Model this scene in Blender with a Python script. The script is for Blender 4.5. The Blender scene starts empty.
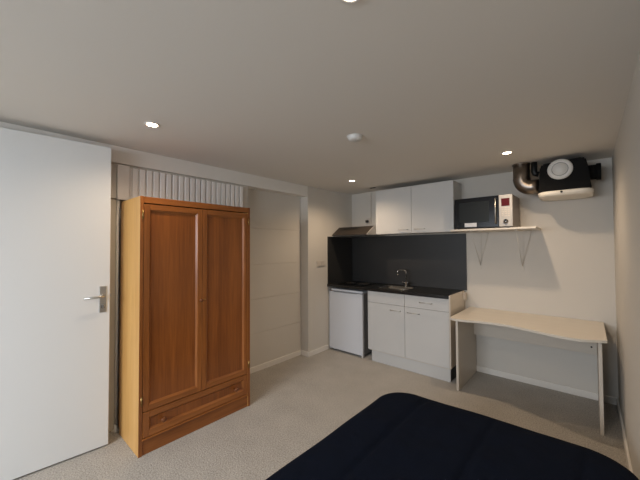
import bpy, bmesh, math, random
from mathutils import Vector, Matrix, noise
random.seed(7)
SC = bpy.context.scene
COL = SC.collection
R = math.radians

# ------------------------------------------------------------------ camera
def make_camera():
    yaw, pitch, roll, f = R(41.396), R(1.342), R(0.299), 304.763
    right = Vector((math.cos(yaw), math.sin(yaw), 0))
    fwd = Vector((-math.sin(yaw)*math.cos(pitch), math.cos(yaw)*math.cos(pitch), math.sin(pitch)))
    up = right.cross(fwd)
    r2 = right*math.cos(roll) - up*math.sin(roll)
    u2 = right*math.sin(roll) + up*math.cos(roll)
    cd = bpy.data.cameras.new('camera'); cd.sensor_width = 36; cd.sensor_fit = 'HORIZONTAL'
    cd.lens = f/640*36; cd.clip_start = .02; cd.clip_end = 60
    co = bpy.data.objects.new('camera', cd); COL.objects.link(co)
    m = Matrix((( r2.x, u2.x, -fwd.x, 2.734), (r2.y, u2.y, -fwd.y, -3.785), (r2.z, u2.z, -fwd.z, 1.41), (0, 0, 0, 1)))
    co.matrix_world = m
    SC.camera = co
make_camera()

# ------------------------------------------------------------------ light
SC.view_settings.view_transform = 'Standard'
SC.view_settings.look = 'None'
SC.view_settings.gamma = 1
SC.view_settings.use_curve_mapping = False
SC.view_settings.exposure = 0.15
w = bpy.data.worlds.new('daylight'); SC.world = w; w.use_nodes = True
w.node_tree.nodes['Background'].inputs[0].default_value = (.72, .83, 1, 1)
w.node_tree.nodes['Background'].inputs[1].default_value = 1.0
WINDOW_W = 175
DOWN_W = 24.0
ld = bpy.data.lights.new('window_daylight', 'AREA'); ld.shape = 'RECTANGLE'; ld.size = 2.6; ld.size_y = 1.6
ld.energy = WINDOW_W; ld.color = (.86, .93, 1)
lo = bpy.data.objects.new('window_daylight', ld); COL.objects.link(lo)
lo.location = (1.55, -6.6, 2.1); lo.rotation_euler = (R(78), 0, 0)   # sky light shining in along +y through the window

# ------------------------------------------------------------------ materials
def mat(name, col, rough=.5, metal=0, nscale=0, namt=0, bump=0, bscale=200, spec=.5, emit=None, estr=0, coat=0, trans=0):
    m = bpy.data.materials.new(name); m.use_nodes = True
    nt = m.node_tree; b = nt.nodes['Principled BSDF']
    b.inputs['Base Color'].default_value = (*col, 1)
    b.inputs['Roughness'].default_value = rough
    b.inputs['Metallic'].default_value = metal
    b.inputs['Specular IOR Level'].default_value = spec
    b.inputs['Coat Weight'].default_value = coat
    b.inputs['Transmission Weight'].default_value = trans
    tc = nt.nodes.new('ShaderNodeTexCoord')
    if namt:
        n = nt.nodes.new('ShaderNodeTexNoise'); n.inputs['Scale'].default_value = nscale; n.inputs['Detail'].default_value = 4
        r = nt.nodes.new('ShaderNodeValToRGB')
        r.color_ramp.elements[0].position = .3; r.color_ramp.elements[1].position = .7
        r.color_ramp.elements[0].color = (*[c*(1-namt) for c in col], 1)
        r.color_ramp.elements[1].color = (*[min(1, c*(1+namt)) for c in col], 1)
        nt.links.new(tc.outputs['Object'], n.inputs['Vector']); nt.links.new(n.outputs['Fac'], r.inputs[0])
        nt.links.new(r.outputs[0], b.inputs['Base Color'])
    if bump:
        n = nt.nodes.new('ShaderNodeTexNoise'); n.inputs['Scale'].default_value = bscale; n.inputs['Detail'].default_value = 3
        bp = nt.nodes.new('ShaderNodeBump'); bp.inputs['Strength'].default_value = bump; bp.inputs['Distance'].default_value = .01
        nt.links.new(tc.outputs['Object'], n.inputs['Vector']); nt.links.new(n.outputs['Fac'], bp.inputs['Height'])
        nt.links.new(bp.outputs[0], b.inputs['Normal'])
    if emit:
        b.inputs['Emission Color'].default_value = (*emit, 1); b.inputs['Emission Strength'].default_value = estr
    return m

def wood(name, c0, c1, axis='z', rough=.38, scale=1.0):
    m = bpy.data.materials.new(name); m.use_nodes = True
    nt = m.node_tree; b = nt.nodes['Principled BSDF']; L = nt.links.new
    tc = nt.nodes.new('ShaderNodeTexCoord'); mp = nt.nodes.new('ShaderNodeMapping')
    s = {'z': (14, 14, .7), 'y': (14, .7, 14), 'x': (.7, 14, 14)}[axis]
    mp.inputs['Scale'].default_value = [q*scale for q in s]
    n = nt.nodes.new('ShaderNodeTexNoise'); n.inputs['Scale'].default_value = 1; n.inputs['Detail'].default_value = 6; n.inputs['Roughness'].default_value = .6
    n.inputs['Distortion'].default_value = .6
    n2 = nt.nodes.new('ShaderNodeTexNoise'); n2.inputs['Scale'].default_value = 9; n2.inputs['Detail'].default_value = 2
    mx = nt.nodes.new('ShaderNodeMix'); mx.inputs[0].default_value = .3
    r = nt.nodes.new('ShaderNodeValToRGB')
    r.color_ramp.elements[0].position = .32; r.color_ramp.elements[1].position = .68
    r.color_ramp.elements[0].color = (*c0, 1); r.color_ramp.elements[1].color = (*c1, 1)
    L(tc.outputs['Object'], mp.inputs[0]); L(mp.outputs[0], n.inputs['Vector']); L(mp.outputs[0], n2.inputs['Vector'])
    L(n.outputs['Fac'], mx.inputs[2]); L(n2.outputs['Fac'], mx.inputs[3]); L(mx.outputs[0], r.inputs[0]); L(r.outputs[0], b.inputs['Base Color'])
    bp = nt.nodes.new('ShaderNodeBump'); bp.inputs['Strength'].default_value = .05; bp.inputs['Distance'].default_value = .004
    L(n2.outputs['Fac'], bp.inputs['Height']); L(bp.outputs[0], b.inputs['Normal'])
    b.inputs['Roughness'].default_value = rough
    return m

def carpet_mat():
    m = bpy.data.materials.new('carpet'); m.use_nodes = True
    nt = m.node_tree; b = nt.nodes['Principled BSDF']; L = nt.links.new
    tc = nt.nodes.new('ShaderNodeTexCoord')
    a = nt.nodes.new('ShaderNodeTexNoise'); a.inputs['Scale'].default_value = 110; a.inputs['Detail'].default_value = 4; a.inputs['Roughness'].default_value = .7
    c = nt.nodes.new('ShaderNodeTexNoise'); c.inputs['Scale'].default_value = 5; c.inputs['Detail'].default_value = 5
    mx = nt.nodes.new('ShaderNodeMix'); mx.inputs[0].default_value = .12
    r = nt.nodes.new('ShaderNodeValToRGB')
    r.color_ramp.elements[0].position = .36; r.color_ramp.elements[1].position = .64
    r.color_ramp.elements[0].color = (.235, .215, .188, 1); r.color_ramp.elements[1].color = (.56, .52, .465, 1)
    L(tc.outputs['Object'], a.inputs['Vector']); L(tc.outputs['Object'], c.inputs['Vector'])
    L(a.outputs['Fac'], mx.inputs[2]); L(c.outputs['Fac'], mx.inputs[3]); L(mx.outputs[0], r.inputs[0]); L(r.outputs[0], b.inputs['Base Color'])
    bp = nt.nodes.new('ShaderNodeBump'); bp.inputs['Strength'].default_value = .6; bp.inputs['Distance'].default_value = .01
    L(a.outputs['Fac'], bp.inputs['Height']); L(bp.outputs[0], b.inputs['Normal'])
    b.inputs['Roughness'].default_value = .95; b.inputs['Specular IOR Level'].default_value = .1
    b.inputs['Sheen Weight'].default_value = .2
    return m

M = dict(
    wall=mat('painted_wall', (.64, .605, .55), .75, bump=.04, bscale=90, spec=.25),
    ceil=mat('painted_ceiling', (.79, .76, .71), .8, bump=.04, bscale=60, spec=.2),
    trim=mat('white_gloss_trim', (.80, .77, .72), .4),
    carpet=carpet_mat(),
    door=mat('white_door_paint', (.72, .725, .72), .45),
    doorwood=mat('cream_door_edge', (.66, .60, .50), .5),
    steel=mat('brushed_steel', (.55, .53, .50), .32, 1),
    sinksteel=mat('polished_sink_steel', (.42, .41, .39), .16, 1),
    chrome=mat('chrome', (.42, .42, .42), .12, 1),
    galv=mat('galvanised_duct', (.27, .235, .205), .33, 1, nscale=12, namt=.15),
    lam=mat('white_laminate', (.60, .595, .58), .4),
    lamedge=mat('beige_laminate_side', (.60, .54, .46), .45),
    dark=mat('anthracite_panel', (.020, .020, .020), .5, nscale=3, namt=.08),
    top=mat('anthracite_worktop', (.010, .010, .010), .3, nscale=40, namt=.25),
    black=mat('black_plastic', (.008, .008, .008), .45),
    foam=mat('black_moulded_foam', (.006, .006, .006), .8, spec=.2, bump=.15, bscale=120),
    glass=mat('black_glass', (.004, .004, .005), .22, spec=.2),
    mesh=mat('dark_microwave_window', (.014, .016, .016), .35, spec=.15),
    fridge=mat('fridge_white', (.66, .68, .72), .3, bump=.03, bscale=300),
    fridgegrey=mat('fridge_grey_side', (.22, .22, .22), .5),
    desk=wood('pale_birch_laminate', (.69, .63, .54), (.73, .67, .58), 'x', .4),
    deskleg=mat('pale_beige_laminate', (.62, .56, .48), .45),
    ringgrey=mat('dark_grey_ring', (.03, .03, .03), .4),
    hood=mat('bronze_brushed_steel', (.050, .040, .032), .45, .5),
    plastic=mat('white_plastic', (.72, .71, .68), .4),
    tray=mat('ivory_plastic', (.80, .75, .66), .4),
    plate=mat('cream_plastic', (.58, .53, .47), .4),
    alu=mat('silver_paint', (.46, .45, .435), .5),
    mwside=mat('grey_metal_case', (.24, .21, .185), .5),
    display=mat('red_display', (.07, .006, .010), .6, spec=.15, emit=(.5, .03, .05), estr=.03),
    navy=mat('navy_cotton', (.0036, .0060, .0135), .95, bump=.6, bscale=14, spec=.07),
    mattress=mat('mattress_ticking', (.55, .54, .52), .9),
    bedbase=mat('grey_bed_fabric', (.12, .12, .13), .9),
    lampglow=mat('warm_lamp_glow', (1, .9, .75), .5, emit=(1, .80, .56), estr=30),
    lampring=mat('white_lamp_ring', (.75, .72, .68), .4),
    rad=mat('radiator_enamel', (.84, .81, .78), .35),
    wfront=wood('orange_varnished_wood', (.17, .052, .011), (.38, .132, .030), 'z', .3),
    wfronty=wood('orange_varnished_rail', (.17, .052, .011), (.38, .132, .030), 'y', .3),
    wpanel=wood('reddish_veneer_panel', (.15, .043, .009), (.34, .108, .023), 'z', .3, .7),
    wside=wood('lit_honey_pine_side', (.60, .30, .085), (.76, .44, .15), 'z', .4),  # yellower side veneer, its daylight brightness put into the colour
    wback=wood('dark_wood_back', (.20, .085, .03), (.28, .125, .045), 'z', .6),
    knob=mat('dark_wood_knob', (.16, .05, .014), .3),
    brass=mat('aged_brass', (.42, .27, .10), .35, 1),
    pane=mat('window_glass', (1, 1, 1), 0, trans=1, spec=.5),
    paper=mat('white_sticker', (.66, .68, .72), .6),
    ink=mat('grey_print', (.16, .16, .17), .6),
)
M['pane'].node_tree.nodes['Principled BSDF'].inputs['IOR'].default_value = 1.01

# ------------------------------------------------------------------ mesh helpers
class MB:
    def __init__(s): s.bm = bmesh.new(); s.mats = []
    def _m(s, m):
        if m is None: return 0
        if m not in s.mats: s.mats.append(m)
        return s.mats.index(m)
    def box(s, x0, x1, y0, y1, z0, z1, bev=0, m=None, seg=2, rot=None):
        t = bmesh.new(); bmesh.ops.create_cube(t, size=1)
        for v in t.verts:
            v.co = Vector(((x0+x1)/2+v.co.x*(x1-x0), (y0+y1)/2+v.co.y*(y1-y0), (z0+z1)/2+v.co.z*(z1-z0)))
        if bev:
            bmesh.ops.bevel(t, geom=t.edges[:], offset=bev, segments=seg, affect='EDGES', profile=.5)
        s.merge(t, m, rot, smooth=False); return s
    def prism(s, pts, axis, a, b, m=None, bev=0, smooth=False):
        """polygon pts (2-D) extruded along axis from a to b"""
        t = bmesh.new()
        def P(p, k):
            return {'x': (k, p[0], p[1]), 'y': (p[0], k, p[1]), 'z': (p[0], p[1], k)}[axis]
        va = [t.verts.new(P(p, a)) for p in pts]; vb = [t.verts.new(P(p, b)) for p in pts]
        n = len(pts)
        t.faces.new(va[::-1]); t.faces.new(vb)
        for i in range(n): t.faces.new((va[i], va[(i+1) % n], vb[(i+1) % n], vb[i]))
        bmesh.ops.recalc_face_normals(t, faces=t.faces[:])
        if bev: bmesh.ops.bevel(t, geom=t.edges[:], offset=bev, segments=2, affect='EDGES')
        s.merge(t, m, None, smooth); return s
    def tube(s, pts, r, n=12, m=None, caps=True):
        pts = [Vector(p) for p in pts]; t = bmesh.new(); rings = []
        rr = r if isinstance(r, (list, tuple)) else [r]*len(pts)
        ref = None
        for i, p in enumerate(pts):
            d = (pts[min(i+1, len(pts)-1)]-pts[max(i-1, 0)]).normalized()
            if ref is None: ref = d.orthogonal().normalized()
            ref = (ref-d*ref.dot(d)).normalized(); q = d.cross(ref)
            rings.append([t.verts.new(p+(ref*math.cos(2*math.pi*k/n)+q*math.sin(2*math.pi*k/n))*rr[i]) for k in range(n)])
        for i in range(len(rings)-1):
            for k in range(n):
                f = t.faces.new((rings[i][k], rings[i][(k+1) % n], rings[i+1][(k+1) % n], rings[i+1][k]))
        if caps: t.faces.new(rings[0][::-1]); t.faces.new(rings[-1])
        bmesh.ops.recalc_face_normals(t, faces=t.faces[:])
        s.merge(t, m, None, True); return s
    def lathe(s, prof, loc=(0, 0, 0), axis='z', n=32, m=None, smooth=True):
        """prof: (radius, height) list"""
        t = bmesh.new(); rings = []
        for r_, h in prof:
            ring = []
            for k in range(n):
                a = 2*math.pi*k/n
                c = (max(r_, 1e-5)*math.cos(a), max(r_, 1e-5)*math.sin(a), h)
                if axis == 'y': c = (c[0], c[2], c[1])
                if axis == 'x': c = (c[2], c[0], c[1])
                ring.append(t.verts.new(Vector(loc)+Vector(c)))
            rings.append(ring)
        for i in range(len(rings)-1):
            for k in range(n): t.faces.new((rings[i][k], rings[i][(k+1) % n], rings[i+1][(k+1) % n], rings[i+1][k]))
        t.faces.new(rings[0]); t.faces.new(rings[-1])
        bmesh.ops.remove_doubles(t, verts=t.verts[:], dist=1e-4)
        bmesh.ops.recalc_face_normals(t, faces=t.faces[:])
        s.merge(t, m, None, smooth); return s
    def merge(s, t, m, rot=None, smooth=False):
        if rot is not None: bmesh.ops.transform(t, matrix=rot, verts=t.verts[:])
        idx = s._m(m)
        for f in t.faces: f.material_index = idx; f.smooth = smooth
        me = bpy.data.meshes.new('tmp'); t.to_mesh(me); t.free(); s.bm.from_mesh(me); bpy.data.meshes.remove(me)
    def build(s, name, material, parent=None, loc=None):
        me = bpy.data.meshes.new(name)
        if loc is not None: bmesh.ops.translate(s.bm, vec=-Vector(loc), verts=s.bm.verts[:])
        s.bm.to_mesh(me); s.bm.free()
        mats = s.mats if s.mats else [material]
        if s.mats and material is not None and material not in s.mats: pass
        for q in mats: me.materials.append(q if q is not None else material)
        o = bpy.data.objects.new(name, me); COL.objects.link(o)
        if loc is not None: o.location = loc
        if parent is not None:
            o.parent = parent
            if loc is None: o.location = -world_loc(parent)
            else: o.location = Vector(loc)-world_loc(parent)
        # smooth only where angles are shallow
        return o
def world_loc(o):
    v = Vector((0, 0, 0))
    while o is not None: v += Vector(o.location); o = o.parent
    return v
def tag(o, label, cat, group=None, kind=None):
    if label: o['label'] = label
    if cat: o['category'] = cat
    if group: o['group'] = group
    if kind: o['kind'] = kind
    return o
def thing(name, label, cat, loc=(0, 0, 0), group=None):
    o = bpy.data.objects.new(name, None); COL.objects.link(o); o.location = loc; o.empty_display_size = .1
    return tag(o, label, cat, group)
def struct(o, label, cat):
    return tag(o, label, cat, kind='structure')
def copy_tree(o, parent=None):
    c = o.copy(); COL.objects.link(c); c.parent = parent
    for ch in list(o.children): copy_tree(ch, c)
    return c

W, H, D = 2.905, 2.204, -5.5       # right wall x, ceiling z, rear wall y
XR, YP = -.133, -.92                # recessed wall plane and the corner where the recess ends

# ------------------------------------------------------------------ room
struct(MB().box(-.35, W+.15, D-.15, .15, -.12, 0).build('floor', M['carpet']), 'grey beige speckled carpet covering the floor', 'floor')
struct(MB().box(-.35, W+.15, D-.15, .15, H, H+.12).build('ceiling', M['ceil']), 'flat low ceiling in dull off white paint', 'ceiling')
struct(MB().box(-.35, W+.15, 0, .15, 0, H).build('wall_back', M['wall']), 'off white wall behind kitchenette and desk', 'wall')
struct(MB().box(W, W+.15, D, 0, 0, H).build('wall_right', M['wall']), 'off white plain wall along the bed', 'wall')
wl = MB(); wl.prism([(-.35, YP), (0, YP), (0, -.53), (.045, 0), (-.35, 0)], 'z', 0, H); wl.box(-.35, XR-.012, D, YP, 0, H)
zs = [0, .43, .82, 1.215, 1.63, H]
for a, b in zip(zs[:-1], zs[1:]):
    wl.box(XR-.012, XR, D, YP, a+.0010, b-.0010, bev=.0010, seg=1)
struct(wl.build('wall_left', M['wall']), 'off white wall with a panelled recess behind the wardrobe', 'wall')
# rear wall (behind the camera) with its window opening
wx0, wx1, wz0, wz1 = .45, 2.60, .70, 2.05
wr = MB(); wr.box(-.35, wx0, D-.15, D, 0, H); wr.box(wx1, W+.15, D-.15, D, 0, H); wr.box(wx0, wx1, D-.15, D, 0, wz0); wr.box(wx0, wx1, D-.15, D, wz1, H)
struct(wr.build('wall_rear', M['wall']), 'off white wall with the window behind the viewpoint', 'wall')
wn = MB()
wn.box(wx0, wx0+.05, D-.10, D-.04, wz0, wz1); wn.box(wx1-.05, wx1, D-.10, D-.04, wz0, wz1)
wn.box(wx0+.05, wx1-.05, D-.10, D-.04, wz0, wz0+.05); wn.box(wx0+.05, wx1-.05, D-.10, D-.04, wz1-.05, wz1)
wn = struct(wn.build('window_1', M['trim']), 'white framed window giving daylight', 'window')
# beam above the recess and bulkhead carrying the radiator
struct(MB().box(XR, 0, D, YP, 2.073, H, bev=.003).build('trim_1', M['ceil']), 'boxed ceiling beam over the wall recess', 'beam')
struct(MB().box(XR, -.030, D, -1.83, 1.80, 2.073, bev=.003).build('trim_2', M['wall']), 'cream boxed panel under the beam above wardrobe', 'wall panel')
struct(MB().box(XR, -.050, D, -3.026, 0, 1.80, bev=.003).build('trim_3', M['doorwood']), 'cream boxed wall face between the open door and wardrobe', 'wall panel')
# skirting
def skirting(name, pts, label):
    mb = MB()
    for (x0, x1, y0, y1) in pts:
        mb.box(x0, x1, y0, y1, 0, .062, bev=.0025)
    struct(mb.build(name, M['trim']), label, 'skirting board')
skirting('baseboard_back', [(1.70, W, -.013, 0)], 'white skirting board under the desk wall')
skirting('baseboard_right', [(W-.013, W, D, -.013)], 'white skirting board along the right wall')
skirting('baseboard_left', [(XR, XR+.013, -2.95, YP), (XR, .013, YP-.013, YP), (0, .013, YP, -.53)], 'white skirting board along the wall recess')

# ------------------------------------------------------------------ open door on the left
A = R(85.286)
du = Vector((math.cos(A), math.sin(A), 0)); dn = Vector((math.sin(A), -math.cos(A), 0))    # along the leaf, towards the room
edge = Vector((.131, -3.132, 0))
rotd = Matrix(((du.x, dn.x, 0, edge.x), (du.y, dn.y, 0, edge.y), (0, 0, 1, 0), (0, 0, 0, 1)))
door = MB().box(-.88, 0, -.038, 0, .012, 2.145, bev=.002, m=M['door'], rot=rotd).box(-.0012, .0006, -.036, -.002, .014, 2.143, m=M['doorwood'], rot=rotd)
door = struct(door.build('door_1', M['door']), 'plain white open door leaf with steel lever handle', 'door')
hp = MB().box(-.062, -.022, .0, .006, .955, 1.14, bev=.002, rot=rotd)
hp = hp.build('handle_plate', M['steel'], door)
lv = MB().tube([rotd @ Vector(p) for p in [(-.042, .006, 1.072), (-.042, .040, 1.072), (-.046, .050, 1.072), (-.06, .054, 1.071), (-.155, .056, 1.068)]], .0085)
lv = lv.build('lever_handle', M['steel'], door)
cyl = MB().box(-.052, -.032, .006, .010, .985, 1.012, bev=.003, rot=rotd).build('lock_cylinder', M['chrome'], door)
lt = MB().box(-.0005, .0018, -.03, -.008, 1.0, 1.15, rot=rotd).build('latch_plate', M['steel'], door)
lt2 = MB().box(-.0005, .010, -.025, -.013, 1.06, 1.08, rot=rotd).build('latch_bolt', M['steel'], door)

# ------------------------------------------------------------------ radiator high on the wall
rad = thing('panel_radiator', 'white ribbed panel radiator fixed high on wall above the wardrobe', 'radiator', (-.045, -2.45, 1.80))
y = -2.965; pts = []
pf = []
while y < -1.935:
    pf += [(y, -.021), (y+.012, -.021), (y+.0125, -.003), (y+.016, .0), (y+.049, .0), (y+.0522, -.003)]
    y += .0528
yl, yr = pf[0][0], pf[-1][0]
poly = [(-.028, yl)] + [(x, yy) for yy, x in pf] + [(-.028, yr)]
MB().prism(poly, 'z', 1.79, 2.052).build('ribbed_panel', M['rad'], rad)
MB().box(-.029, -.008, -3.055, -2.97, 1.79, 2.066, bev=.003).build('end_cover', M['rad'], rad)
MB().tube([(-.036, -3.042, .03), (-.036, -3.042, 1.795)], .011).build('pipe', M['trim'], rad)
MB().lathe([(.028, 0), (.028, .006), (.013, .014), (.013, .05)], (-.036, -3.042, .0)).build('pipe_collar', M['plastic'], rad)

# ------------------------------------------------------------------ wardrobe
X1 = .44; X0 = -.02; Y0, Y1 = -3.038, -2.138; ZT = 1.768
wd = thing('wardrobe', 'orange brown wooden two-door wardrobe with bottom drawer', 'wardrobe', ((X0+X1)/2, (Y0+Y1)/2, 0))
MB().box(X0+.055, X1-.004, Y0, Y0+.022, 0, ZT, bev=.001).build('side_panel', M['wside'], wd)['label'] = 'honey coloured pine side with daylight brightness painted in'
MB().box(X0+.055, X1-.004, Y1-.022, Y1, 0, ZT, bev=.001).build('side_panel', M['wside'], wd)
MB().box(X0+.035, X0+.054, Y0+.0005, Y1-.004, .05, ZT-.01).build('back_panel', M['wback'], wd)
MB().box(X0+.09, X1-.004, Y0+.022, Y1-.022, ZT-.018, ZT-.002).build('top_panel', M['wfronty'], wd)
for q in (Y0, Y1-.022): MB().box(X1-.0038, X1, q, q+.022, 0, ZT, bev=.001).build('edge_strip', M['wfront'], wd)
MB().box(X1-.035, X1-.002, Y0+.022, Y1-.022, 1.722, ZT-.001, bev=.003).build('top_rail', M['wfronty'], wd)
MB().box(X0+.09, X1-.03, Y0+.022, Y1-.022, .10, .115).build('bottom_panel', M['wback'], wd)
MB().box(X1-.03, X1-.008, Y0+.022, Y1-.022, 0, .098).build('plinth', M['wfronty'], wd)
MB().box(X1-.03, X1+.006, Y0+.022, Y1-.022, .098, .112, bev=.004).build('ledge', M['wfronty'], wd)
def panel_front(mb, y0, y1, z0, z1, st, x1=X1):
    """frame with a recessed panel and a moulded inner lip"""
    xb = x1-.020
    mb.box(xb, x1, y0, y0+st, z0, z1, bev=.002, m=M['wfront'])
    mb.box(xb, x1, y1-st, y1, z0, z1, bev=.002, m=M['wfront'])
    mb.box(xb, x1, y0+st, y1-st, z1-st, z1, bev=.002, m=M['wfronty'])
    mb.box(xb, x1, y0+st, y1-st, z0, z0+st, bev=.002, m=M['wfronty'])
    mb.box(xb, x1-.013, y0+st, y1-st, z0+st, z1-st, m=M['wpanel'])
    a0, a1, c0, c1 = y0+st, y1-st, z0+st, z1-st; q = .012
    # sloped mouldings, one per side
    mb.prism([(x1-.001, a0), (x1-.013, a0), (x1-.013, a0+q)], 'z', c0, c1, m=M['wfront'])
    mb.prism([(x1-.001, a1), (x1-.013, a1-q), (x1-.013, a1)], 'z', c0, c1, m=M['wfront'])
    mb.prism([(x1-.001, c1), (x1-.013, c1), (x1-.013, c1-q)], 'y', a0, a1, m=M['wfronty'])
    mb.prism([(x1-.001, c0), (x1-.013, c0+q), (x1-.013, c0)], 'y', a0, a1, m=M['wfronty'])
    return mb
YM = -2.590
for (a, b, ky, hy) in ((Y0+.025, YM-.0015, YM-.028, Y0+.012), (YM+.0015, Y1-.025, YM+.022, Y1-.012)):
    d = panel_front(MB(), a, b, .292, 1.715, .038).build('door', None, wd)
    if ky < YM:
        MB().lathe([(.0, -.0), (.006, 0), (.006, .012), (.013, .018), (.014, .026), (.009, .032), (0, .033)], (X1, ky+.01, 1.0), 'x').build('knob', M['knob'], d)
    else:
        MB().lathe([(0, 0), (.007, 0), (.007, .002), (0, .0025)], (X1, ky, 1.0), 'x').build('keyhole', M['brass'], d)
    for hz in (1.64, .37):
        MB().tube([(X1+.003, hy+(.004 if ky < YM else -.004), hz-.03), (X1+.003, hy+(.004 if ky < YM else -.004), hz+.03)], .0055, 10).build('hinge', M['brass'], d)
dr = panel_front(MB(), Y0+.025, Y1-.025, .116, .286, .042).build('drawer', None, wd)
for ky in (-2.882, -2.288):
    MB().lathe([(.0, -.013), (.007, -.013), (.007, .006), (.017, .012), (.018, .022), (.012, .029), (0, .030)], (X1, ky, .198), 'x').build('knob', M['knob'], dr)

# ------------------------------------------------------------------ downlights, detector, ceiling fitting
def downlight(x, y, label, watt=1.0):
    t = thing('downlight', label, 'downlight', (x, y, H), 'recessed ceiling downlights')
    MB().lathe([(.030, 0), (.044, 0), (.044, -.004), (.040, -.006), (.032, -.005), (.030, 0)], (x, y, H)).build('ring', M['lampring'], t)
    MB().lathe([(0, -.001), (.030, -.001), (.030, -.004), (0, -.006)], (x, y, H)).build('bulb', M['lampglow'], t)
    l = bpy.data.lights.new('downlight_beam', 'SPOT'); l.energy = DOWN_W*watt; l.color = (1, .76, .53); l.spot_size = R(150); l.spot_blend = .75; l.shadow_soft_size = .022
    lo = bpy.data.objects.new('downlight_beam', l); COL.objects.link(lo); lo.parent = t; lo.location = (0, 0, -.014)
    return t
downlight(.645, -3.04, 'lit recessed ceiling downlight above the wardrobe and near the open door', .6)
downlight(.622, -.805, 'lit recessed ceiling downlight near range hood corner')
downlight(2.229, -.808, 'lit recessed ceiling downlight in front of microwave and ventilation box')
downlight(2.195, -3.022, 'lit recessed ceiling downlight above bed, cut by top edge of photo')
sd = thing('smoke_detector', 'round white smoke detector on the ceiling', 'smoke detector', (1.489, -1.987, H))
MB().lathe([(0, 0), (.052, 0), (.052, -.012), (.046, -.026), (.036, -.032), (0, -.033)], (1.489, -1.987, H)).build('housing', M['plastic'], sd)
MB().lathe([(.0, 0), (.058, 0), (.058, -.006), (0, -.007)], (1.489, -1.987, H)).build('base_plate', M['plastic'], sd)
MB().lathe([(0, 0), (.006, 0), (.006, -.003), (0, -.004)], (1.515, -1.995, H-.031)).build('test_button', M['plate'], sd)
cf = MB().box(.535, .615, -.275, -.24, H-.006, H, bev=.002).build('ceiling_vent', M['black'], loc=(.575, -.257, H))
tag(cf, 'small dark slot fitting in ceiling beside the upper cabinet', 'vent')

# ------------------------------------------------------------------ kitchen
YC = -.529
# fridge
fr = thing('fridge', 'small white undercounter fridge beside the wall', 'fridge', (.29, -.28, 0))
MB().box(.05, .562, -.475, -.03, .03, .835, bev=.006).build('body', M['fridgegrey'], fr)
MB().box(.018, .565, -.52, -.478, .028, .806, bev=.008, seg=3).build('door', M['fridge'], fr)
MB().box(.048, .565, -.512, -.03, .812, .842, bev=.006).build('top', M['fridge'], fr)
MB().box(.10, .48, -.5215, -.52, .800, .8045).build('grip_recess', M['fridgegrey'], fr)
for fx in (.06, .53):
    for fy in (-.45, -.08): MB().lathe([(.018, 0), (.018, .008), (.010, .012), (.010, .032)], (fx, fy, 0)).build('foot', M['plastic'] if fy < -.2 else M['black'], fr)
MB().box(.545, .562, -.515, -.49, 0.0, .028, bev=.003).build('foot', M['plastic'], fr)
# base cabinet
bx0, bx1 = .653, 1.634; bm_ = 1.1435
bc = thing('base_cabinet', 'white two-door kitchen base cabinet with drawer under sink', 'cabinet', ((bx0+bx1)/2, -.26, 0))
cb = MB(); cb.box(bx0, bx0+.016, YC+.02, -.005, .135, .8655); cb.box(bx1-.016, bx1, YC+.02, -.005, .135, .8655)
cb.box(bx0+.016, bx1-.016, YC+.02, -.005, .135, .151); cb.box(bx0+.016, bx1-.016, -.012, -.005, .151, .8655)
cb.box(bm_-.008, bm_+.008, YC+.02, -.02, .151, .8655)
cb.build('body', M['lamedge'], bc)
def barhandle(mb_parent, x0, x1, yf, z):
    mb = MB(); mb.tube([(x0, yf, z), (x0, yf-.022, z), (x0+.006, yf-.028, z), (x1-.006, yf-.028, z), (x1, yf-.022, z), (x1, yf, z)], .004, 8)
    return mb.build('handle', M['steel'], mb_parent)
def front(name, x0, x1, z0, z1, par, y=YC):
    return MB().box(x0, x1, y, y+.018, z0, z1, bev=.0015).build(name, M['lam'], par)
front('fixed_panel', bx0, bm_-.0015, .7285, .862, bc)
d = front('drawer', bm_+.0015, bx1, .7285, .862, bc); barhandle(d, 1.325, 1.462, YC, .797)
d = front('door', bx0, bm_-.0015, .148, .7255, bc); barhandle(d, .965, 1.095, YC, .667)
d = front('door', bm_+.0015, bx1, .148, .7255, bc); barhandle(d, 1.185, 1.318, YC, .667)
MB().box(bx0+.035, bx1-.002, YC+.03, YC+.046, 0.0, .134).build('plinth', M['lam'], bc)
MB().box(bx1-.02, bx1-.004, YC+.05, -.01, 0.0, .134).build('plinth_return', M['black'], bc)
MB().box(bx1+.001, bx1+.017, YC, -.06, .148, .8995, bev=.001).build('end_panel', M['lamedge'], bc)
MB().box(bx1+.0175, bx1+.040, -.105, -.060, .80, .885, bev=.002).build('cleat', M['lamedge'], bc)
# worktop
sx, sy = .93, -.285
wt = MB()
ox0, ox1, oy0, oy1 = sx-.19, sx+.19, sy-.14, sy+.14
zt0, zt1 = .866, .900
wt.prism([(.003, YC-.012), (ox0, YC-.012), (ox0, -.004), (.048, -.004)], 'z', zt0, zt1, bev=.002); wt.box(ox1, bx1+.0005, YC-.012, -.004, zt0, zt1, bev=.002)
wt.box(ox0, ox1, YC-.012, oy0, zt0, zt1); wt.box(ox0, ox1, oy1, -.004, zt0, zt1)
wt = tag(wt.build('worktop', M['top'], loc=(.82, -.27, .866)), 'black kitchen worktop over fridge and base cabinet', 'worktop')
# hob
hb = thing('hob', 'flat black hob set on the worktop under the range hood', 'hob', (.31, -.27, .9))
MB().box(.10, .52, -.44, -.11, .9005, .907, bev=.002).build('glass_plate', M['glass'], hb)
for hx, hr in ((.205, .07), (.41, .085)):
    MB().lathe([(hr-.003, 0), (hr, 0), (hr, .0006), (hr-.003, .0006)], (hx, -.26, .907), m=M['ringgrey']).build('cooking_ring', None, hb)
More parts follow.
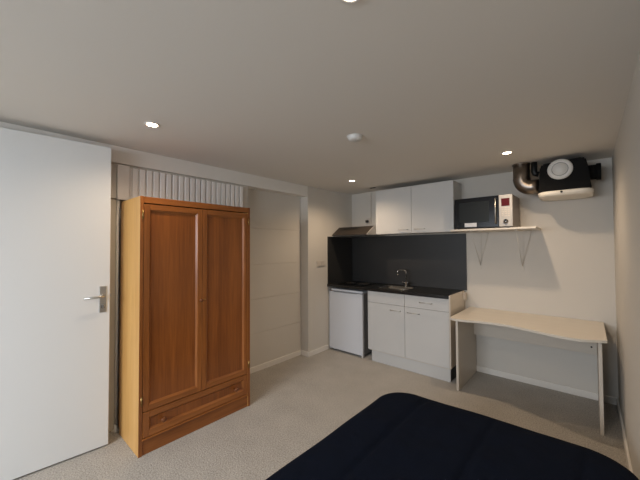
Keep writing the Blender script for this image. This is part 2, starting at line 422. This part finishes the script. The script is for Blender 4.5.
# sink
def rrect(cx, cy, hx, hy, r, n=6):
    P = []
    for k, (sx_, sy_) in enumerate(((1, 1), (-1, 1), (-1, -1), (1, -1))):
        for i in range(n+1):
            a = math.pi/2*(k+i/n); P.append((cx+sx_*(hx-r)+r*math.cos(a), cy+sy_*(hy-r)+r*math.sin(a)))
    return P
def loft(loops, m=None, cap_end=True, cap_start=False):
    t = bmesh.new(); rs = [[t.verts.new(p) for p in l] for l in loops]; n = len(rs[0])
    for i in range(len(rs)-1):
        for k in range(n): t.faces.new((rs[i][k], rs[i][(k+1) % n], rs[i+1][(k+1) % n], rs[i+1][k]))
    if cap_end: t.faces.new(rs[-1])
    if cap_start: t.faces.new(rs[0][::-1])
    bmesh.ops.recalc_face_normals(t, faces=t.faces[:])
    mb = MB(); mb.merge(t, m, None, True); return mb
sk = thing('sink', 'small stainless steel sink set into black worktop', 'sink', (sx, sy, .9))
lp = []
for hx, hy, r_, z in ((.205, .155, .06, .9005), (.205, .155, .06, .9035), (.186, .137, .05, .9035), (.180, .131, .05, .895), (.172, .123, .05, .80), (.15, .10, .04, .79)):
    lp.append([(a, b, z) for a, b in rrect(sx, sy, hx, hy, r_)])
loft(lp).build('basin', M['sinksteel'], sk)
MB().lathe([(0, 0), (.03, 0), (.03, .003), (0, .002)], (sx, sy, .790)).build('drain', M['chrome'], sk)
# tap
tp = thing('kitchen_tap', 'chrome single spout mixer tap behind the sink', 'tap', (.965, -.10, .9))
tx, ty = .968, -.115
MB().lathe([(0, 0), (.024, 0), (.024, .008), (.017, .012), (.017, .055), (.011, .060), (0, .060)], (tx, ty, .9005)).build('base', M['chrome'], tp)
arc = [(tx, ty, .955), (tx, ty, 1.085)]
for k in range(1, 7):
    a = math.pi/2*k/6; arc.append((tx-.025*(1-math.cos(a))*1.0-.0, ty-.012*(1-math.cos(a)), 1.085+.025*math.sin(a)))
arc += [(tx-.070, ty-.05, 1.110), (tx-.082, ty-.058, 1.104), (tx-.086, ty-.062, 1.092), (tx-.086, ty-.062, 1.045)]
MB().tube(arc, .0085, 10).build('spout', M['chrome'], tp)
for s in (-1, 1):
    MB().tube([(tx+s*.012, ty, .942), (tx+s*.035, ty-.008, .948)], .010, 10).tube([(tx+s*.036, ty-.008, .93), (tx+s*.036, ty-.03, .965)], .004, 8).build('lever', M['chrome'], tp)
# splashback
sb = MB(); sb.box(.0465, 1.667, -.010, -.001, .9005, 1.560, bev=.001); sb.prism([(.0015, YC), (.0110, YC), (.0545, -.010), (.0455, -.0105)], 'z', .9005, 1.556)
tag(sb.build('splashback', M['dark'], loc=(.8, -.005, .9)), 'dark grey splashback panel behind worktop and side wall', 'splashback')
# upper cabinet
ux0, ux1, YU = .635, 1.621, -.289
um = 1.129
uc = thing('wall_cabinet', 'white two-door upper wall cabinet above the splashback', 'cabinet', (1.13, -.14, 1.573))
MB().box(ux0, ux1, YU+.019, -.002, 1.573, 2.146, bev=.001).build('body', M['lam'], uc)
d = front('door', ux0, um-.0015, 1.575, 2.146, uc, YU); barhandle(d, .968, 1.085, YU, 1.618)
d = front('door', um+.0015, ux1, 1.575, 2.146, uc, YU); barhandle(d, 1.172, 1.295, YU, 1.618)
# hood
hd = thing('range_hood', 'dark metal slanted range hood left of upper cabinet', 'range hood', (.34, -.2, 1.57))
MB().prism([(-.505, 1.566), (-.505, 1.575), (-.345, 1.682), (-.33, 1.688), (-.002, 1.688), (-.002, 1.566)], 'x', .06, .626, bev=.002).build('canopy', M['hood'], hd)
MB().prism([(-.503, 1.566), (-.503, 1.575), (-.345, 1.680), (-.33, 1.686), (-.002, 1.686), (-.002, 1.566)], 'x', .6265, .632).build('side_cap', M['plate'], hd)
MB().box(.07, .60, -.48, -.04, 1.5625, 1.567).build('filter', M['fridgegrey'], hd)
MB().prism([(-.397, 1.655), (-.3925, 1.6585), (-.372, 1.672), (-.377, 1.668)], 'x', .15, .42).build('slot', M['black'], hd)
# plug socket with black plug above hood
sg = thing('wall_socket', 'white wall socket above range hood holding the black plug', 'socket', (.34, 0, 1.785))
MB().box(.379, .393, -.012, -.001, 1.69, 2.19, bev=.002).build('cable_trunking', M['plate'], sg)
MB().box(.305, .375, -.012, -.001, 1.745, 1.825, bev=.003).build('face_plate', M['plate'], sg)
pg = MB().box(.315, .352, -.05, -.0125, 1.760, 1.796, bev=.006)
tag(pg.build('plug', M['black'], loc=(.333, -.03, 1.78)), 'black power plug in the socket just above the range hood', 'plug')
# double socket on the left wall
ws = thing('wall_socket', 'cream double wall switch plate on the corner wall beside fridge', 'switch', (0, -.68, 1.18))
MB().box(.0, .010, -.755, -.60, 1.145, 1.225, bev=.003).build('face_plate', M['plate'], ws)
for k in (-.715, -.64): MB().box(.010, .015, k-.028, k+.028, 1.157, 1.213, bev=.003).build('rocker', M['plate'], ws)
ws['category'] = 'switch'; ws.name = 'wall_switch'

# ------------------------------------------------------------------ shelf + microwave
sh = thing('wall_shelf', 'narrow pale wall shelf carrying the microwave', 'shelf', (2.01, -.15, 1.57))
MB().box(1.622, 2.376, -.400, -.001, 1.5715, 1.590, bev=.0015).build('board', M['desk'], sh)
for bxx in (1.815, 2.212):
    b = MB()
    b.box(bxx-.010, bxx+.010, -.006, -.001, 1.15, 1.571)
    b.box(bxx-.009, bxx+.009, -.345, -.006, 1.567, 1.5715)
    b.tube([(bxx, -.008, 1.20), (bxx, -.37, 1.566)], .003, 8)
    b.tube([(bxx, -.008, 1.20), (bxx+.085, -.010, 1.566)], .002, 8)
    b.build('bracket', M['wall'], sh)
mw = thing('microwave', 'black and silver microwave oven on the wall shelf', 'microwave', (1.92, -.17, 1.59))
rm = Matrix.Translation((2.197, -.410, 0)) @ Matrix.Rotation(R(-1), 4, 'Z')   # front right corner, local x runs to the left
def mwb(name, x0, x1, y0, y1, z0, z1, m, bev=.002, par=None):
    return MB().box(x0, x1, y0, y1, z0, z1, bev=bev, rot=rm).build(name, m, par or mw)
mwb('body', -.530, 0, .018, .360, 1.598, 1.908, M['mwside'], .004)
dm = mwb('door', -.530, -.116, 0, .018, 1.600, 1.908, M['glass'])
mwb('window', -.480, -.200, -.0012, 0, 1.655, 1.865, M['mesh'], 0, dm)
MB().tube([rm @ Vector(p) for p in [(-.140, .0, 1.63), (-.140, -.022, 1.635), (-.140, -.022, 1.875), (-.140, .0, 1.88)]], .006, 10).build('handle', M['steel'], dm)
mwb('control_panel', -.113, 0, 0, .018, 1.600, 1.908, M['alu'])
mwb('display', -.092, -.022, -.0015, 0, 1.798, 1.872, M['display'], 0)
for r_ in range(5):
    for c in range(3): mwb('button', -.092+c*.026, -.074+c*.026, -.002, 0, 1.775-r_*.019, 1.783-r_*.019, M['plate'], .0008)
MB().lathe([(0, 0), (.023, 0), (.020, -.012), (0, -.013)], rm @ Vector((-.056, 0, 1.650)), 'y').build('dial', M['chrome'], mw)
MB().box(-.060, -.050, -.016, -.012, 1.650, 1.670, rot=rm).build('dial_mark', M['black'], mw)
stk = mwb('sticker', -.430, -.315, -.0026, -.0012, 1.610, 1.650, M['paper'], 0, dm)
for fx in (-.50, -.04):
    for fy in (.04, .25): MB().lathe([(0, 0), (.014, 0), (.014, .008), (0, .008)], rm @ Vector((fx, fy, 1.5902))).build('foot', M['black'], mw)

# ------------------------------------------------------------------ ventilation unit and duct
vu = thing('ventilation_unit', 'black box ventilation unit with white dial under the ceiling', 'ventilation unit', (2.58, -.15, 1.88))
def vbox():
    # outline seen from the front, corners clipped
    P = [(2.397, 1.895), (2.412, 2.125), (2.430, 2.152), (2.705, 2.168), (2.728, 2.158), (2.745, 2.08), (2.758, 1.94), (2.765, 1.895)]
    return MB().prism(P, 'y', -.385, -.03, bev=.010)
vbox().build('housing', M['foam'], vu)
tr = []
for i, (o, z) in enumerate(((-.030, 1.850), (-.005, 1.856), (.0, 1.888), (-.005, 1.897))):
    tr.append([(a, b, z) for a, b in rrect(2.583, -.212, .194+o, .200+o, .085)])
loft(tr, cap_start=True).build('base_tray', M['tray'], vu)
MB().lathe([(0, 0), (.009, 0), (.009, -.004), (0, -.005)], (2.565, -.412, 1.882), 'y').build('clip', M['black'], vu)
fd = MB().lathe([(0, 0), (.088, 0), (.090, -.006), (.084, -.014), (.060, -.018), (.058, -.014), (.055, -.014), (.052, -.020), (0, -.024)], (2.557, -.385, 2.084), 'y', 40)
MB().lathe([(.054, 0), (.059, 0), (.059, -.0145), (.054, -.0145)], (2.557, -.3855, 2.084), 'y', 40).build('dial_groove', M['fridgegrey'], vu)
fd.build('dial_cover', M['plastic'], vu)
sp = MB().tube([(2.735, -.22, 2.052), (2.80, -.22, 2.052)], .064, 24).tube([(2.795, -.22, 2.052), (2.826, -.22, 2.052)], .072, 24)
sp.build('outlet_spigot', M['foam'], vu)
MB().box(2.46, 2.70, -.03, 0, 1.93, 2.12).build('wall_bracket', M['black'], vu)
# duct: comes down from the ceiling and turns into the box
du_ = thing('ventilation_duct', 'shiny grey metal duct elbow from ceiling into black ventilation unit', 'duct', (2.24, -.17, H))
rc = .070; cxd = 2.257; yy = -.28; zc = 1.985
path = [(cxd, yy, H), (cxd, yy, 2.055)]
rb = .085
for k in range(1, 13):
    a = math.pi/2*k/12
    path.append((cxd+rb*(1-math.cos(a)), yy, 2.055-rb*math.sin(a)*1.0))
path += [(2.394, yy, 2.055-rb)]
MB().tube(path, rc, 28).build('elbow', M['galv'], du_)
MB().tube([(cxd, yy, H), (cxd, yy, H-.012)], rc+.006, 28).build('collar', M['galv'], du_)
MB().tube([(cxd, yy, 2.062), (cxd, yy, 2.052)], rc+.003, 28).build('collar', M['galv'], du_)
vp = MB().tube([(2.360, -.28, H), (2.360, -.28, 2.115), (2.364, -.28, 2.095), (2.392, -.28, 2.085)], .025, 14)  # added black tube, keeps the gap between duct and unit dark
tag(vp.build('dark_gap_filler', M['black'], loc=(2.36, -.28, H)), 'black tube added to cover the dark gap between metal duct and ventilation unit', 'gap filler')

# ------------------------------------------------------------------ desk
dk = thing('desk', 'pale beige desk with wavy front edge by the wall', 'desk', (2.26, -.35, 0))
ctrl = [(1.700, -.700), (1.76, -.735), (1.85, -.722), (1.971, -.684), (2.10, -.668), (2.219, -.680), (2.33, -.715), (2.445, -.757), (2.54, -.790), (2.62, -.806), (2.70, -.790), (2.822, -.722)]
def cr(P, n=6):
    out = []
    for i in range(len(P)-1):
        p0, p1, p2, p3 = P[max(i-1, 0)], P[i], P[i+1], P[min(i+2, len(P)-1)]
        for k in range(n):
            t = k/n
            out.append(tuple(.5*((2*p1[j])+(-p0[j]+p2[j])*t+(2*p0[j]-5*p1[j]+4*p2[j]-p3[j])*t*t+(-p0[j]+3*p1[j]-3*p2[j]+p3[j])*t**3) for j in (0, 1)))
    return out+[P[-1]]
MB().prism(cr(ctrl)+[(2.822, -.003), (1.700, -.003)], 'z', .697, .717, bev=.002).build('desktop', M['desk'], dk)
MB().box(1.735, 1.757, -.640, -.015, 0, .6965, bev=.0015).build('leg_panel', M['deskleg'], dk)
MB().box(2.772, 2.794, -.680, -.015, 0, .6965, bev=.0015).build('leg_panel', M['deskleg'], dk)
MB().box(1.758, 2.771, -.105, -.087, .435, .6965, bev=.001).build('modesty_panel', M['deskleg'], dk)
MB().lathe([(0, 0), (.007, 0), (.007, -.003), (0, -.003)], (2.735, -.1052, .50), 'y').build('cap', M['black'], dk)



# ------------------------------------------------------------------ bed
bed = thing('bed', 'low bed in the right corner hidden under a navy duvet', 'bed', (2.3, -2.75, 0))
MB().box(1.80, 2.85, -3.75, -1.86, .06, .24, bev=.01).build('base', M['bedbase'], bed)
MB().box(1.79, 2.86, -3.76, -1.84, .24, .385, bev=.03, seg=3).build('mattress', M['mattress'], bed)
for fx in (1.87, 2.78):
    for fy in (-3.68, -1.94): MB().lathe([(.02, 0), (.028, .06)], (fx, fy, 0)).build('foot', M['black'], bed)
def duvet():
    x0, x1, y0, y1 = 1.665, 2.885, -3.80, -1.74
    cx, cy, hx, hy, r = (x0+x1)/2, (y0+y1)/2, (x1-x0)/2, (y1-y0)/2, .19
    seams = (1.935, 2.318, 2.70)
    def z(x, y):
        qx, qy = abs(x-cx)-(hx-r), abs(y-cy)-(hy-r)
        dd = r-(math.hypot(max(qx, 0), max(qy, 0))+min(max(qx, qy), 0))
        s = min([abs(x-q+.012*math.sin(y*3+q)) for q in seams]+[abs(y-q-.01*math.sin(x*5)) for q in (-2.95,)])
        v = .438-.014*math.exp(-(s/.018)**2)*min(1, max(0, (dd-.01)/.12)) + .006*noise.noise(Vector((x*3, y*3, 0)))
        v += .006*noise.noise(Vector((x*11, y*7, 3)))*min(1, max(0, dd/.08))
        return v-.035*math.exp(-max(dd, 0)/.05)
    P = []
    pts = []
    for k, (sx_, sy_) in enumerate(((1, 1), (-1, 1), (-1, -1), (1, -1))):
        for i in range(17):
            a = math.pi/2*(k+i/16); pts.append((cx+sx_*(hx-r)+r*math.cos(a), cy+sy_*(hy-r)+r*math.sin(a)))
    for i, p in enumerate(pts):
        q = pts[(i+1) % len(pts)]
        n = max(1, round(math.hypot(q[0]-p[0], q[1]-p[1])/.016))
        for t in range(n): P.append((p[0]+(q[0]-p[0])*t/n, p[1]+(q[1]-p[1])*t/n))
    def sk_(x, y): return (x, y-.055*(x1-x)/(x1-x0))       # the foot end lies a little askew
    def layer(inset, dz):
        L = []
        f = lambda p, s: (cx+(p[0]-cx)*s*(1-inset/hx), cy+(p[1]-cy)*s*(1-inset/hy))
        for zz in (.14, .20, .27, .34, .38):
            L.append([(*sk_(*f(p, 1)), zz+.008*noise.noise(Vector((p[0]*6, p[1]*6, 9)))) for p in P])
        for k in range(70):
            s = 1-(k/70)**1.25 if k else 1
            ring = []
            for p in P:
                q = f(p, s); w_ = (cx+(p[0]-cx)*s, cy+(p[1]-cy)*s)
                ring.append((*sk_(*q), z(*w_)+dz))
            L.append(ring)
        return L
    top, low = layer(0, 0), layer(.022, -.022)
    bm = bmesh.new()
    ra = [[bm.verts.new(p) for p in l] for l in top]; rb_ = [[bm.verts.new(p) for p in l] for l in low]
    m = len(P)
    for rr in (ra, rb_):
        for i in range(len(rr)-1):
            for k in range(m): bm.faces.new((rr[i][k], rr[i][(k+1) % m], rr[i+1][(k+1) % m], rr[i+1][k]))
        bm.faces.new(rr[-1])
    for k in range(m): bm.faces.new((ra[0][k], ra[0][(k+1) % m], rb_[0][(k+1) % m], rb_[0][k]))
    bmesh.ops.recalc_face_normals(bm, faces=bm.faces[:])
    mb = MB(); mb.merge(bm, None, None, True)
    return mb.build('duvet', M['navy'], loc=(2.3, -2.75, .42))
tag(duvet(), 'navy quilted duvet spread over the low bed', 'duvet')
